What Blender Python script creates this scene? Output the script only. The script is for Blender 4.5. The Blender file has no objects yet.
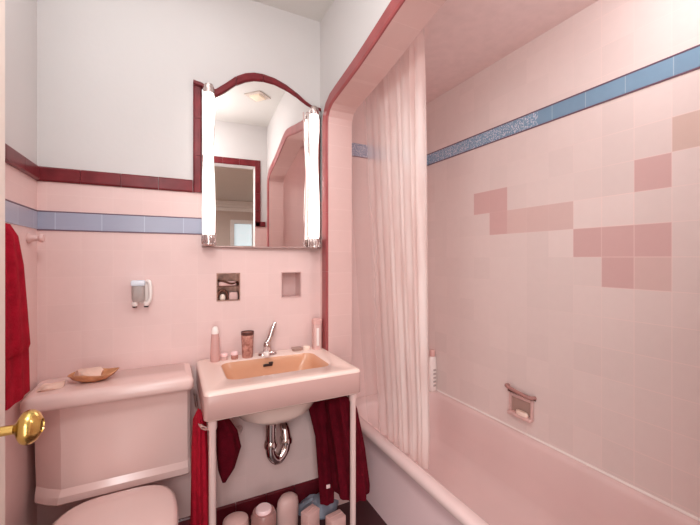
import bpy, bmesh, math, random
from mathutils import Vector, Matrix
random.seed(4)
C = bpy.context.scene.collection
PI = math.pi

# ------------------------------------------------------------------ materials
def lin(c):
    c = c / 255.0
    return c / 12.92 if c <= 0.04045 else ((c + 0.055) / 1.055) ** 2.4
def rgb(r, g, b): return (lin(r), lin(g), lin(b), 1.0)

def newmat(name):
    m = bpy.data.materials.new(name); m.use_nodes = True
    nt = m.node_tree
    return m, nt, nt.nodes['Principled BSDF'], nt.nodes, nt.links

def mathn(nt, op, a, b=None, c=None):
    n = nt.nodes.new('ShaderNodeMath'); n.operation = op
    for i, v in enumerate((a, b, c)):
        if v is None: continue
        if isinstance(v, (int, float)): n.inputs[i].default_value = v
        else: nt.links.new(v, n.inputs[i])
    return n.outputs[0]

def mixc(nt, fac, a, b):
    n = nt.nodes.new('ShaderNodeMix'); n.data_type = 'RGBA'
    for i, v in ((0, fac), (6, a), (7, b)):
        if isinstance(v, (int, float)): n.inputs[i].default_value = v
        elif isinstance(v, tuple): n.inputs[i].default_value = v
        else: nt.links.new(v, n.inputs[i])
    return n.outputs[2]

def coord(nt):
    return nt.nodes.new('ShaderNodeTexCoord').outputs['Object']

def noise(nt, scale, detail=3.0, vec=None):
    n = nt.nodes.new('ShaderNodeTexNoise')
    n.inputs['Scale'].default_value = scale; n.inputs['Detail'].default_value = detail
    nt.links.new(vec if vec is not None else coord(nt), n.inputs['Vector'])
    return n.outputs['Fac']

def mat(name, col, rough=0.5, metal=0.0, var=0.06, scale=9.0, bump=0.0, bscale=60.0, trans=0.0, emit=None, estr=0.0, spec=0.5, col2=None):
    m, nt, p, N, L = newmat(name)
    f = noise(nt, scale)
    f = mathn(nt, 'MULTIPLY_ADD', f, 2.2, -0.6)
    k = 1 - var * 2
    dark = col2 if col2 else (col[0] * k, col[1] * k, col[2] * k, 1)
    cc = mixc(nt, f, dark, col)
    L.new(cc, p.inputs['Base Color'])
    p.inputs['Roughness'].default_value = rough
    p.inputs['Metallic'].default_value = metal
    p.inputs['Transmission Weight'].default_value = trans
    p.inputs['Specular IOR Level'].default_value = spec
    if bump:
        b = N.new('ShaderNodeBump'); b.inputs['Strength'].default_value = bump; b.inputs['Distance'].default_value = 0.01
        L.new(noise(nt, bscale, 4), b.inputs['Height']); L.new(b.outputs[0], p.inputs['Normal'])
    if emit:
        p.inputs['Emission Color'].default_value = emit; p.inputs['Emission Strength'].default_value = estr
    return m

def tile(name, col, ua, pu, ou, pv, ov, grout, gmix=0.5, gw=0.03, var=0.05, rough=0.32, mott=0.05, glare=None, spec=0.4, gate_y=False):
    """square wall tiles drawn in real metres: ua = axis letter of the horizontal, pitch and offset for both directions"""
    m, nt, p, N, L = newmat(name)
    sep = N.new('ShaderNodeSeparateXYZ'); L.new(coord(nt), sep.inputs[0])
    def cell(sock, pitch, off):
        t = mathn(nt, 'DIVIDE', mathn(nt, 'SUBTRACT', sock, off), pitch)
        fl = mathn(nt, 'FLOOR', t)
        fr = mathn(nt, 'ABSOLUTE', mathn(nt, 'SUBTRACT', mathn(nt, 'SUBTRACT', t, fl), 0.5))
        return fl, mathn(nt, 'GREATER_THAN', fr, 0.5 - gw / 2)
    fu, gu = cell(sep.outputs[ua], pu, ou)
    fv, gv = cell(sep.outputs['Z'], pv, ov)
    g = mathn(nt, 'MAXIMUM', gu, gv)
    cmb = N.new('ShaderNodeCombineXYZ'); L.new(fu, cmb.inputs[0]); L.new(fv, cmb.inputs[1])
    wn = N.new('ShaderNodeTexWhiteNoise'); L.new(cmb.outputs[0], wn.inputs['Vector'])
    k = 1 - var
    c1 = mixc(nt, wn.outputs['Value'], (col[0] * k, col[1] * k, col[2] * k, 1), col)
    mo = mathn(nt, 'MULTIPLY', noise(nt, 26, 5), mott * 2)
    c2 = mixc(nt, mo, c1, (col[0] * .55, col[1] * .5, col[2] * .5, 1))
    if glare:  # pale flecks put iridescent glare into the tile colour
        s = mathn(nt, 'GREATER_THAN', noise(nt, 210, 2), glare[1])
        gate = mathn(nt, 'GREATER_THAN', sep.outputs['Y'], glare[2])
        c2 = mixc(nt, mathn(nt, 'MULTIPLY', mathn(nt, 'MULTIPLY', s, gate), 0.8), c2, glare[0])
    if gate_y:
        q = N.new('ShaderNodeMapRange'); L.new(sep.outputs['Y'], q.inputs[0])
        q.inputs[1].default_value = .78; q.inputs[2].default_value = 1.05; q.inputs[3].default_value = 1.0; q.inputs[4].default_value = .18
        g2 = mathn(nt, 'MULTIPLY', g, q.outputs[0])
    else: g2 = g
    c3 = mixc(nt, mathn(nt, 'MULTIPLY', g2, gmix), c2, grout)
    L.new(c3, p.inputs['Base Color'])
    p.inputs['Roughness'].default_value = rough
    p.inputs['Specular IOR Level'].default_value = spec
    b = N.new('ShaderNodeBump'); b.inputs['Strength'].default_value = 0.05; b.inputs['Distance'].default_value = 0.002
    L.new(mathn(nt, 'SUBTRACT', 1.0, g), b.inputs['Height']); L.new(b.outputs[0], p.inputs['Normal'])
    return m

PINK = rgb(229, 199, 195)
GROUT = rgb(238, 216, 211)
M = {}
M['white_wall'] = mat('white plaster', rgb(208, 204, 203), .8, var=.015, scale=3, bump=.05, bscale=40)
M['ceiling'] = mat('ceiling paint', rgb(216, 214, 210), .85, var=.015, scale=3)
M['alcove_ceiling'] = mat('pink alcove paint', rgb(234, 212, 209), .6, var=.04, scale=20, bump=.06, bscale=90)
M['tile_back'] = tile('pink tile back', PINK, 'X', .108, .0, .1085, .0, GROUT, .18, .025, .03, .4)
M['tile_side'] = tile('pink tile side', PINK, 'Y', .108, .0, .1085, .0, GROUT, .18, .025, .03, .4)
TP = dict(gate_y=True, ua='Y', pu=.1175, ou=.626, pv=.126, ov=1.274, grout=GROUT)
M['tile_tub'] = tile('pink tile tub wall', rgb(229, 214, 210), gmix=.5, gw=.03, var=.05, rough=.36, **TP)
M['tile_tub_b'] = tile('rose accent tile', rgb(214, 179, 176), gmix=.5, gw=.03, var=.03, **TP)
M['tile_tub_c'] = tile('pale rose accent tile', rgb(219, 192, 187), gmix=.5, gw=.03, var=.03, **TP)
M['tile_tub_d'] = tile('tan accent tile', rgb(214, 188, 178), gmix=.5, gw=.03, var=.03, **TP)
M['tile_tub_e'] = tile('cream accent tile', rgb(232, 217, 213), gmix=.9, gw=.04, var=.03, **TP)
M['tile_end'] = tile('pink tile tub end', rgb(222, 193, 189), 'X', .1175, .87, .126, 1.274, GROUT, .15, .025, .03, .4)
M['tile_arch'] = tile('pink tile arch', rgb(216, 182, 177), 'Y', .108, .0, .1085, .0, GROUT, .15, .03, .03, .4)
M['red_tile'] = mat('oxblood trim tile', rgb(124, 44, 50), .3, var=.2, scale=16, spec=.25)
M['red_dark'] = mat('dark oxblood base tile', rgb(104, 28, 38), .25, var=.12, scale=14)
M['red_arch'] = mat('rose red arch tile', rgb(164, 86, 87), .3, spec=.3, var=.12, scale=10)
M['blue_back'] = tile('lavender blue border', rgb(166, 170, 190), 'X', .152, .05, .2, 1.3, rgb(190, 200, 215), .6, .02, .10, .25, .04)
M['blue_left'] = tile('lavender blue border left', rgb(176, 176, 192), 'Y', .152, .05, .2, 1.3, rgb(190, 200, 215), .6, .02, .10, .25, .04)
M['blue_tub'] = tile('blue glare-flecked border', rgb(132, 166, 192), 'Y', .152, .62, .3, 1.8, rgb(190, 205, 212), .5, .02, .12, .2, .10, glare=(rgb(225, 225, 235), .56, 1.15))  # glare on the far stretch is painted as pale flecks
M['blue_end'] = tile('blue glare-flecked border end', rgb(120, 140, 170), 'X', .152, .87, .3, 1.8, rgb(190, 205, 212), .5, .02, .12, .2, .10, glare=(rgb(225, 225, 235), .54, 0))
M['border_line'] = mat('dark border liner', rgb(120, 92, 108), .4)
M['porcelain'] = mat('pink porcelain', rgb(230, 199, 193), .18, var=.015, scale=3)
M['porcelain_sink'] = mat('peach porcelain', rgb(236, 210, 200), .18, var=.02, scale=3)
M['sink_front_shaded'] = mat('rosy shaded sink glaze', rgb(196, 158, 152), .2, var=.02, scale=3)  # pinker glaze, darkened so the sink's sides look shaded below the deck
M['tub_apron_lit'] = mat('brightened lavender tub enamel', rgb(252, 222, 224), .25, var=.02, scale=4)  # lavender apron, its colour lightened to stand in for missing light
M['basin'] = mat('tan basin glaze', rgb(216, 162, 130), .2, var=.04, scale=6)
M['tub'] = mat('pink tub enamel', rgb(226, 199, 196), .22, var=.025, scale=4)
M['caulk'] = mat('white caulk', rgb(240, 232, 228), .5, var=.02)
M['chrome'] = mat('chrome', rgb(225, 215, 212), .12, 1.0, var=.03)
M['chrome_pink'] = mat('pink painted steel', rgb(234, 204, 199), .25, .15, var=.03)
M['chrome_dull'] = mat('dull chrome', rgb(190, 176, 168), .3, .9, var=.15, scale=40)
M['brass'] = mat('polished brass', rgb(224, 190, 112), .26, 1.0, var=.06)
M['brass_dark'] = mat('aged brass', rgb(140, 112, 60), .35, .9, var=.1)
M['door'] = mat('cream door paint', rgb(236, 222, 212), .45, var=.02, scale=3)
M['towel_red'] = mat('crimson terry', rgb(176, 26, 48), .95, var=.16, scale=30, bump=.5, bscale=160, spec=.1)
M['towel_dark'] = mat('maroon terry', rgb(98, 12, 28), .95, var=.18, scale=24, bump=.5, bscale=160, spec=.1)
M['lamp_cap'] = mat('ornate chrome cap', rgb(226, 208, 204), .25, .8, var=.2, scale=120)
M['mirror'] = mat('silvered glass', rgb(246, 242, 240), .01, 1.0, var=.0)
M['mirror_edge'] = mat('mirror edge', rgb(190, 160, 155), .3, .6)
M['floor'] = tile('dark floor tile', rgb(84, 40, 44), 'X', .05, 0, .05, 0, rgb(50, 24, 28), .6, .08, .15, .35)
M['hall_wall'] = mat('hall greige paint', rgb(206, 190, 182), .8, var=.02)
M['hall_floor'] = mat('hall wood floor', rgb(150, 110, 84), .4, var=.15, scale=5)
M['white_trim'] = mat('white gloss paint', rgb(236, 234, 232), .4, var=.01)
M['daylight'] = mat('daylight pane', rgb(205, 220, 226), .2, emit=rgb(205, 222, 228), estr=.8)
M['plastic_white'] = mat('white plastic', rgb(240, 230, 226), .35, var=.02)
M['plastic_pink'] = mat('pink plastic', rgb(224, 178, 172), .4, var=.05)
M['plastic_rose'] = mat('dusty rose plastic', rgb(214, 174, 168), .45, var=.06)
M['grey_fit'] = mat('grey satin plastic', rgb(180, 168, 164), .35, var=.08, scale=60)
M['bluewhite'] = mat('pale blue white plastic', rgb(222, 230, 240), .3, var=.03)
M['black'] = mat('dark rubber', rgb(48, 30, 28), .5)
M['bronze'] = mat('brown metal', rgb(112, 70, 58), .3, .7, var=.25, scale=50)
M['bronze_pale'] = mat('warm brown niche lining', rgb(206, 160, 144), .3, .5, var=.25, scale=50)
M['bar_rose'] = mat('brownish rose glaze', rgb(172, 126, 120), .25, var=.08, scale=30)
M['niche'] = mat('niche porcelain', rgb(218, 182, 177), .3, var=.04)
M['niche_grey'] = mat('niche mauve porcelain', rgb(214, 180, 176), .3, var=.05)
M['soap'] = mat('ivory soap', rgb(244, 220, 206), .4, var=.03)
M['amber'] = mat('amber dish glaze', rgb(216, 160, 116), .2, var=.16, scale=26, col2=rgb(160, 100, 62))
M['shell'] = mat('blush shell', rgb(232, 196, 180), .35, var=.08, scale=22)
M['tumbler'] = mat('smoky pink tumbler', rgb(214, 158, 144), .15, var=.14, scale=70, col2=rgb(150, 96, 86))
M['rim_brown'] = mat('brown rim', rgb(92, 52, 46), .3)
M['bottle_pink'] = mat('rosy translucent bottle', rgb(218, 170, 164), .2, var=.08, scale=14)
M['grey_dish'] = mat('grey stone dish', rgb(176, 146, 136), .5, var=.06)
M['bluebag'] = mat('blue grey plastic bag', rgb(138, 142, 156), .45, var=.14, scale=22, bump=.4, bscale=30)
M['clear'] = mat('cloudy jar plastic', rgb(176, 128, 122), .2, var=.10, scale=12)
M['lidpink'] = mat('pale pink lid', rgb(250, 214, 214), .3, var=.02)
M['fixture'] = mat('frosted fixture glass', rgb(232, 214, 190), .4, emit=rgb(255, 236, 214), estr=.25)
M['medallion'] = mat('plaster medallion', rgb(214, 200, 190), .7)

def tube_glass():
    m, nt, p, N, L = newmat('lit frosted tube')
    p.inputs['Base Color'].default_value = rgb(250, 246, 240)
    p.inputs['Roughness'].default_value = .4
    p.inputs['Emission Color'].default_value = rgb(255, 248, 240)
    f = noise(nt, 5)
    L.new(mathn(nt, 'MULTIPLY_ADD', f, .3, 1.45), p.inputs['Emission Strength'])
    return m
M['tube'] = tube_glass()

def curtain_mat():
    m, nt, p, N, L = newmat('sheer vinyl curtain')
    sep = N.new('ShaderNodeSeparateXYZ'); L.new(coord(nt), sep.inputs[0])
    mr = N.new('ShaderNodeMapRange'); L.new(sep.outputs['Y'], mr.inputs[0])
    mr.inputs[1].default_value = 1.45; mr.inputs[2].default_value = 1.70
    mr.inputs[3].default_value = .82; mr.inputs[4].default_value = .22
    mp = N.new('ShaderNodeMapping'); mp.inputs['Scale'].default_value = (14, 22, 2.2); L.new(coord(nt), mp.inputs[0])
    f = noise(nt, 1.0, 4, mp.outputs[0])
    f = mathn(nt, 'MULTIPLY_ADD', f, 3.4, -1.2)
    L.new(mixc(nt, f, rgb(228, 202, 197), rgb(248, 236, 232)), p.inputs['Base Color'])  # whitish upright streaks paint highlights into the sheet colour
    p.inputs['Roughness'].default_value = .3
    p.inputs['Subsurface Weight'].default_value = 0
    tr = N.new('ShaderNodeBsdfTranslucent'); tr.inputs[0].default_value = rgb(244, 226, 222)
    tp = N.new('ShaderNodeBsdfTransparent')
    m1 = N.new('ShaderNodeMixShader'); m1.inputs[0].default_value = .35
    L.new(p.outputs[0], m1.inputs[1]); L.new(tr.outputs[0], m1.inputs[2])
    m2 = N.new('ShaderNodeMixShader'); L.new(mr.outputs[0], m2.inputs[0])
    L.new(tp.outputs[0], m2.inputs[1]); L.new(m1.outputs[0], m2.inputs[2])
    L.new(m2.outputs[0], N['Material Output'].inputs[0])
    return m
M['curtain'] = curtain_mat()

# ------------------------------------------------------------------ mesh helpers
def BM(): return bmesh.new()

def box(bm, x0, x1, y0, y1, z0, z1, mi=0, bev=0.0, seg=2):
    t = bmesh.new()
    vs = [t.verts.new(p) for p in ((x0,y0,z0),(x1,y0,z0),(x1,y1,z0),(x0,y1,z0),(x0,y0,z1),(x1,y0,z1),(x1,y1,z1),(x0,y1,z1))]
    for f in ((0,3,2,1),(4,5,6,7),(0,1,5,4),(1,2,6,5),(2,3,7,6),(3,0,4,7)):
        t.faces.new([vs[i] for i in f]).material_index = mi
    if bev: bmesh.ops.bevel(t, geom=t.edges[:], offset=bev, segments=seg, affect='EDGES', profile=.5)
    for f in t.faces: f.material_index = mi
    add(bm, t)

def add(bm, t, mtx=None):
    mp = {}
    for v in t.verts: mp[v] = bm.verts.new(mtx @ v.co if mtx else v.co)
    for f in t.faces:
        try:
            n = bm.faces.new([mp[v] for v in f.verts]); n.material_index = f.material_index; n.smooth = f.smooth
        except ValueError: pass
    t.free()

def loft(bm, rings, cap0=True, cap1=True, mi=0, mis=None, closed=True):
    R = [[bm.verts.new(p) for p in r] for r in rings]
    n = len(R[0])
    for i in range(len(R) - 1):
        for j in range(n if closed else n - 1):
            f = bm.faces.new((R[i][j], R[i][(j + 1) % n], R[i + 1][(j + 1) % n], R[i + 1][j]))
            f.material_index = mis[i] if mis else mi
    if cap0: bm.faces.new(R[0][::-1]).material_index = mis[0] if mis else mi
    if cap1: bm.faces.new(R[-1]).material_index = mis[-1] if mis else mi

def circ(cx, cy, z, rx, ry=None, n=28, fold=0, amp=0, ph=0):
    ry = rx if ry is None else ry
    out = []
    for k in range(n):
        a = 2 * PI * k / n
        s = 1 + (amp * math.sin(fold * a + ph) if fold else 0)
        out.append((cx + rx * s * math.cos(a), cy + ry * s * math.sin(a), z))
    return out

def rrect(x0, x1, y0, y1, z, r, n=8):
    out = []
    for (cx, cy, a0) in ((x1 - r, y1 - r, 0), (x0 + r, y1 - r, PI / 2), (x0 + r, y0 + r, PI), (x1 - r, y0 + r, 3 * PI / 2)):
        for k in range(n + 1):
            a = a0 + PI / 2 * k / n
            out.append((cx + r * math.cos(a), cy + r * math.sin(a), z))
    return out

def lathe(bm, prof, c=(0, 0, 0), axis='Z', n=28, mis=None, mi=0):
    """prof: list of (radius, height)"""
    rings = []
    for r, h in prof:
        ring = []
        for k in range(n):
            a = 2 * PI * k / n; u, v = r * math.cos(a), r * math.sin(a)
            if axis == 'Z': p = (c[0] + u, c[1] + v, c[2] + h)
            elif axis == 'X': p = (c[0] + h, c[1] + u, c[2] + v)
            else: p = (c[0] + u, c[1] + h, c[2] - v)
            ring.append(p)
        rings.append(ring)
    loft(bm, rings, mis=mis, mi=mi)

def tube(bm, pts, rad, n=14, mi=0):
    pts = [Vector(p) for p in pts]
    rads = rad if isinstance(rad, (list, tuple)) else [rad] * len(pts)
    rings = []; up = None
    for i, p in enumerate(pts):
        d = (pts[min(i + 1, len(pts) - 1)] - pts[max(i - 1, 0)]).normalized()
        if up is None: up = Vector((0, 0, 1)) if abs(d.z) < .9 else Vector((1, 0, 0))
        s = d.cross(up).normalized(); up = s.cross(d).normalized()
        rings.append([p + (s * math.cos(2 * PI * k / n) + up * math.sin(2 * PI * k / n)) * rads[i] for k in range(n)])
    loft(bm, rings, mi=mi)

def smooth_path(pts, k=6):
    P = [Vector(p) for p in pts]; out = []
    for i in range(len(P) - 1):
        a, b, c, d = P[max(i - 1, 0)], P[i], P[i + 1], P[min(i + 2, len(P) - 1)]
        for t in range(k):
            t /= k
            out.append(.5 * ((2 * b) + (c - a) * t + (2 * a - 5 * b + 4 * c - d) * t * t + (3 * b - a - 3 * c + d) * t ** 3))
    out.append(P[-1]); return out

def obj(name, bm, m, parent=None, smooth=True, angle=40):
    bmesh.ops.recalc_face_normals(bm, faces=bm.faces[:])
    me = bpy.data.meshes.new(name); bm.to_mesh(me); bm.free()
    for x in (m if isinstance(m, (list, tuple)) else [m]): me.materials.append(M[x])
    if smooth:
        for p in me.polygons: p.use_smooth = True
        try: me.set_sharp_from_angle(angle=math.radians(angle))
        except Exception: pass
    o = bpy.data.objects.new(name, me); C.objects.link(o)
    if parent:
        o.parent = parent
        o.matrix_parent_inverse = Matrix.Translation(-parent.location) if parent.type == 'EMPTY' else Matrix()
    return o

def tag(o, label, cat, group=None):
    o['label'] = label; o['category'] = cat
    if group: o['group'] = group
    return o

def thing(name, label, cat, loc, group=None):
    o = bpy.data.objects.new(name, None); C.objects.link(o); o.location = loc; o.empty_display_size = .05
    bpy.context.view_layer.update()
    return tag(o, label, cat, group)

def struct(name, bm, m, smooth=False, parent=None):
    o = obj(name, bm, m, parent, smooth)
    if not parent: o['kind'] = 'structure'
    return o

# ------------------------------------------------------------------ dimensions (metres; the doorway sill is the origin)
XL, XR, YB, YF, ZC = -.462, .712, 1.77, .05, 2.53     # left wall, arch wall face, back wall, front wall, ceiling
XA, XT, YE, YN, ZA = .845, 1.615, 2.024, .13, 2.36      # arch wall inner face, tub wall, tub end wall, near end wall, alcove ceiling
ZT0, ZT1 = 1.568, 1.624                                # oxblood trim
ZB0, ZB1 = 1.381, 1.450                                # blue border

# ------------------------------------------------------------------ walls of the room
N1 = (.190, .297, 1.068, 1.204)
N2 = (.499, .605, 1.067, 1.199)
bm = BM()
xs = [XL - .1, N1[0], N1[1], N2[0], N2[1], XR]
zs = [0, N2[2], N2[3] , ZT0, ZC]
for i in range(5):
    for j in range(4):
        if j == 1 and i in (1, 3): continue
        box(bm, xs[i], xs[i + 1], YB, YB + .14, zs[j], zs[j + 1], 1 if j == 3 else 0)
for nn in (N1, N2):                                    # the two recesses: back panel
    box(bm, nn[0], nn[1], YB + .09, YB + .14, zs[1], zs[2], 2)
struct('wall_back', bm, ['tile_back', 'white_wall', 'niche'])

bm = BM()
box(bm, XL - .1, XL, YF - .12, YB, 0, ZT0, 0); box(bm, XL - .1, XL, YF - .12, YB, ZT0, ZC, 1)
struct('wall_left', bm, ['tile_side', 'white_wall'])

bm = BM()
DX0, DX1, DZ = -.27, .60, 2.14
for (z0, z1, mi) in ((0, ZT0, 0), (ZT0, DZ, 1)):
    box(bm, XL - .1, DX0, YF - .12, YF, z0, z1, mi); box(bm, DX1, XT + .1, YF - .12, YF, z0, z1, mi)
box(bm, XL - .1, XT + .1, YF - .12, YF, DZ, ZC, 1)
struct('wall_front', bm, ['tile_back', 'white_wall'])

bm = BM(); box(bm, XL - .1, XR + .02, YF - .12, YB + .14, ZC, ZC + .08)
struct('ceiling', bm, 'ceiling')
bm = BM(); box(bm, XL - .1, XT + .1, YF - .12, YE + .1, -.08, 0)
struct('floor', bm, 'floor')

# arch wall with its opening
def arch_pts():
    ym, zj = .915, 1.955
    half = [(1.660, zj), (1.655, 1.985), (1.636, 2.012), (1.600, 2.030), (1.53, 2.042), (1.45, 2.054), (1.327, 2.074), (1.24, 2.092),
            (1.147, 2.112), (1.07, 2.130), (.999, 2.145), (.95, 2.154), (ym, 2.157)]
    other = [(2 * ym - y, z) for y, z in half[:-1]][::-1]
    return half + other                                # from far jamb to near jamb
AP = arch_pts(); YJ0, YJ1 = AP[-1][0], AP[0][0]
bm = BM()
def quad(bm, pts, mi):
    bm.faces.new([bm.verts.new(p) for p in pts]).material_index = mi
for X in (XR, XA):
    up = 1 if X == XR else 2
    for (y0, y1) in ((YF, YJ0), (YJ1, YE + .1)):
        for (z0, z1, mi) in ((0, ZT0, 0), (ZT0, AP[0][1], up), (AP[0][1], ZC, up)):
            quad(bm, ((X, y0, z0), (X, y1, z0), (X, y1, z1), (X, y0, z1)), mi if X == XR else 2)
    for (a, b) in zip(AP, AP[1:]):
        quad(bm, ((X, a[0], a[1]), (X, b[0], b[1]), (X, b[0], ZC), (X, a[0], ZC)), up)
path = [(YJ1, 0)] + AP + [(YJ0, 0)]
for a, b in zip(path, path[1:]):
    quad(bm, ((XR, a[0], a[1]), (XA, a[0], a[1]), (XA, b[0], b[1]), (XR, b[0], b[1])), 2)
struct('wall_arch', bm, ['tile_side', 'white_wall', 'tile_arch'], smooth=False)

# tub alcove
bm = BM()
acc = {}
def k_of(y, z): return (round((y - .626) / .1175), round((z - 1.274) / .126))
for y, z, mi in ((.626, 1.526, 1), (.626, 1.274, 1), (.7435, 1.274, 1), (.861, 1.274, 1), (.7435, 1.148, 1), (.626, 1.148, 2),
                 (1.4485, 1.526, 1), (1.331, 1.526, 1), (1.331, 1.40, 1), (1.2135, 1.40, 2), (1.096, 1.40, 2), (.9785, 1.40, 2),
                 (.5085, 1.652, 3), (.861, 1.40, 4), (.7435, 1.40, 4), (.9785, 1.274, 4)):
    acc[k_of(y, z)] = mi
for i in range(-5, 13):
    for j in range(-11, 9):
        y0, z0 = .626 + .1175 * i, 1.274 + .126 * j
        y0, y1, z0, z1 = max(y0, YN - .1), min(y0 + .1175, YE), max(z0, 0), min(z0 + .126, ZA)
        if y1 <= y0 or z1 <= z0: continue
        quad(bm, ((XT, y0, z0), (XT, y1, z0), (XT, y1, z1), (XT, y0, z1)), acc.get((i, j), 0))
box(bm, XT + .002, XT + .1, YF, YE + .1, 0, ZA + .05, 0)
struct('wall_tub_side', bm, ['tile_tub', 'tile_tub_b', 'tile_tub_c', 'tile_tub_d', 'tile_tub_e'])
bm = BM(); box(bm, XA, XT, YE, YE + .1, 0, ZA)
struct('wall_tub_end', bm, 'tile_end')
bm = BM(); box(bm, XA, XT, YF, YN, 0, ZA)
struct('wall_tub_near', bm, 'tile_end')
bm = BM(); box(bm, XA, XT + .1, YF, YE + .1, ZA, ZA + .08)
struct('ceiling_alcove', bm, 'alcove_ceiling')

# ------------------------------------------------------------------ trims
def strip(bm, a, b, up, nrm, h, t, seg=.152, gap=.0015, mi=0):
    """row of bevelled trim tiles from a to b; up = direction of the height h, nrm = thickness direction"""
    a, b, up, nrm = Vector(a), Vector(b), Vector(up), Vector(nrm)
    n = max(1, round((b - a).length / seg)); d = (b - a) / n; dn = d.normalized()
    for k in range(n):
        p, q = a + d * k + dn * gap * .5, a + d * (k + 1) - dn * gap * .5
        t_ = bmesh.new()
        e = min(t * .5, h * .2)
        prof = [(0, 0), (0, t - e), (e, t), (h - e, t), (h, t - e), (h, 0)]
        rings = [[o + up * u + nrm * w for u, w in prof] for o in (p, q)]
        loft(t_, rings, mi=mi); add(bm, t_)
n_ = 1
def trim(bm, m):
    global n_
    o = struct('trim_%d' % n_, bm, m, smooth=False); n_ += 1
    return o
bm = BM(); strip(bm, (XL, YB, ZT0), (.0885, YB, ZT0), (0, 0, 1), (0, -1, 0), ZT1 - ZT0, .012); trim(bm, 'red_tile')
bm = BM(); strip(bm, (XL, YB - .012, ZT0), (XL, YF, ZT0), (0, 0, 1), (1, 0, 0), ZT1 - ZT0, .012); trim(bm, 'red_tile')
bm = BM(); strip(bm, (XL, YB, ZB0), (.13, YB, ZB0), (0, 0, 1), (0, -1, 0), ZB1 - ZB0, .003, 3)
strip(bm, (XL, YB, ZB0 - .004), (.13, YB, ZB0 - .004), (0, 0, 1), (0, -1, 0), .004, .004, 3, mi=1)
strip(bm, (XL, YB, ZB1), (.13, YB, ZB1), (0, 0, 1), (0, -1, 0), .004, .004, 3, mi=1); trim(bm, ['blue_back', 'border_line'])
bm = BM(); strip(bm, (XL, YB - .005, ZB0), (XL, YF, ZB0), (0, 0, 1), (1, 0, 0), ZB1 - ZB0, .003, 3)
strip(bm, (XL, YB - .005, ZB1), (XL, YF, ZB1), (0, 0, 1), (1, 0, 0), .004, .004, 3, mi=1); trim(bm, ['blue_left', 'border_line'])
ZR0, ZR1 = 1.924, 1.994
bm = BM(); strip(bm, (XT, YE - .004, ZR0), (XT, YN, ZR0), (0, 0, 1), (-1, 0, 0), ZR1 - ZR0, .003, 3)
strip(bm, (XT, YE - .004, ZR0 - .006), (XT, YN, ZR0 - .006), (0, 0, 1), (-1, 0, 0), .006, .004, 3, mi=1)
strip(bm, (XT, YE - .004, ZR1), (XT, YN, ZR1), (0, 0, 1), (-1, 0, 0), .006, .004, 3, mi=1); trim(bm, ['blue_tub', 'border_line'])
bm = BM(); strip(bm, (XA, YE, ZR0), (XT - .004, YE, ZR0), (0, 0, 1), (0, -1, 0), ZR1 - ZR0 + .012, .003, 3)
strip(bm, (XA, YE, ZR0 - .006), (XT - .004, YE, ZR0 - .006), (0, 0, 1), (0, -1, 0), .006, .004, 3, mi=1); trim(bm, ['blue_end', 'border_line'])
# base tiles
bm = BM(); strip(bm, (XL + .012, YB, 0), (XR, YB, 0), (0, 0, 1), (0, -1, 0), .10, .012, .152, .002)
o = struct('baseboard_back', bm, 'red_dark')
bm = BM(); strip(bm, (XL, YB, 0), (XL, YF, 0), (0, 0, 1), (1, 0, 0), .10, .012, .152, .002)
struct('baseboard_left', bm, 'red_dark')
# red tiles round the arch, on the room face of the wall
bm = BM()
pth = [(YJ1, z) for z in (0.0, .15, .30, .45, .60, .75, .90, 1.05, 1.20, 1.35, 1.50, 1.65, 1.80)] + AP + [(YJ0, z) for z in (1.8, 1.65, 1.5, 1.35, 1.2, 1.05, .9, .75, .6, .45, .3, .15, 0)]
def offs(P, w):
    out = []
    for i, p in enumerate(P):
        a, b = P[max(i - 1, 0)], P[min(i + 1, len(P) - 1)]
        d = Vector((b[0] - a[0], b[1] - a[1])).normalized()
        out.append((p[0] + d.y * w, p[1] - d.x * w))
    return out
W_ = .062
out = offs(pth, W_)
for i in range(len(pth) - 1):
    a, b, c, d = Vector(pth[i]), Vector(pth[i + 1]), Vector(out[i + 1]), Vector(out[i])
    joint = .006 if i % 2 == 0 else 0
    a2, d2 = a.lerp(b, joint), d.lerp(c, joint)
    def sec(p, q):
        e = .12
        return [(XR, *p), (XR - .007, *p), (XR - .012, *p.lerp(q, e)), (XR - .012, *p.lerp(q, 1 - e)), (XR - .005, *q), (XR, *q)]
    loft(bm, [sec(a2, d2), sec(b, c)])
trim(bm, 'red_arch')
# oxblood tiles framing the mirror: left riser and the curved head
bm = BM(); strip(bm, (.090, YB, ZT0), (.090, YB, 2.075), (1, 0, 0), (0, -1, 0), .036, .012, .17)
hp = [(.090, 2.075), (.128, 2.068), (.160, 2.045), (.185, 2.052), (.23, 2.090), (.275, 2.132), (.32, 2.157), (.36, 2.169), (.402, 2.172), (.46, 2.165), (.519, 2.145), (.57, 2.118), (.626, 2.082), (.66, 2.066), (.706, 2.062)]
wd = [.02, .02, .026, .036, .040, .042, .042, .040, .038, .036, .034, .030, .026, .020, .018]
lo = [(x, z - w) for (x, z), w in zip(hp, wd)]
for i in range(len(hp) - 1):
    g = .002 if i % 3 == 2 else 0
    def sec(p, q, dx=0):
        return [(p[0] + dx, YB, p[1]), (p[0] + dx, YB - .020, p[1]), (p[0] + dx, YB - .026, p[1] * .7 + q[1] * .3), (q[0] + dx, YB - .026, q[1] * .8 + p[1] * .2), (q[0] + dx, YB - .020, q[1]), (q[0] + dx, YB, q[1])]
    loft(bm, [sec(hp[i], lo[i], g), sec(hp[i + 1], lo[i + 1])])
trim(bm, 'red_tile')
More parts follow.
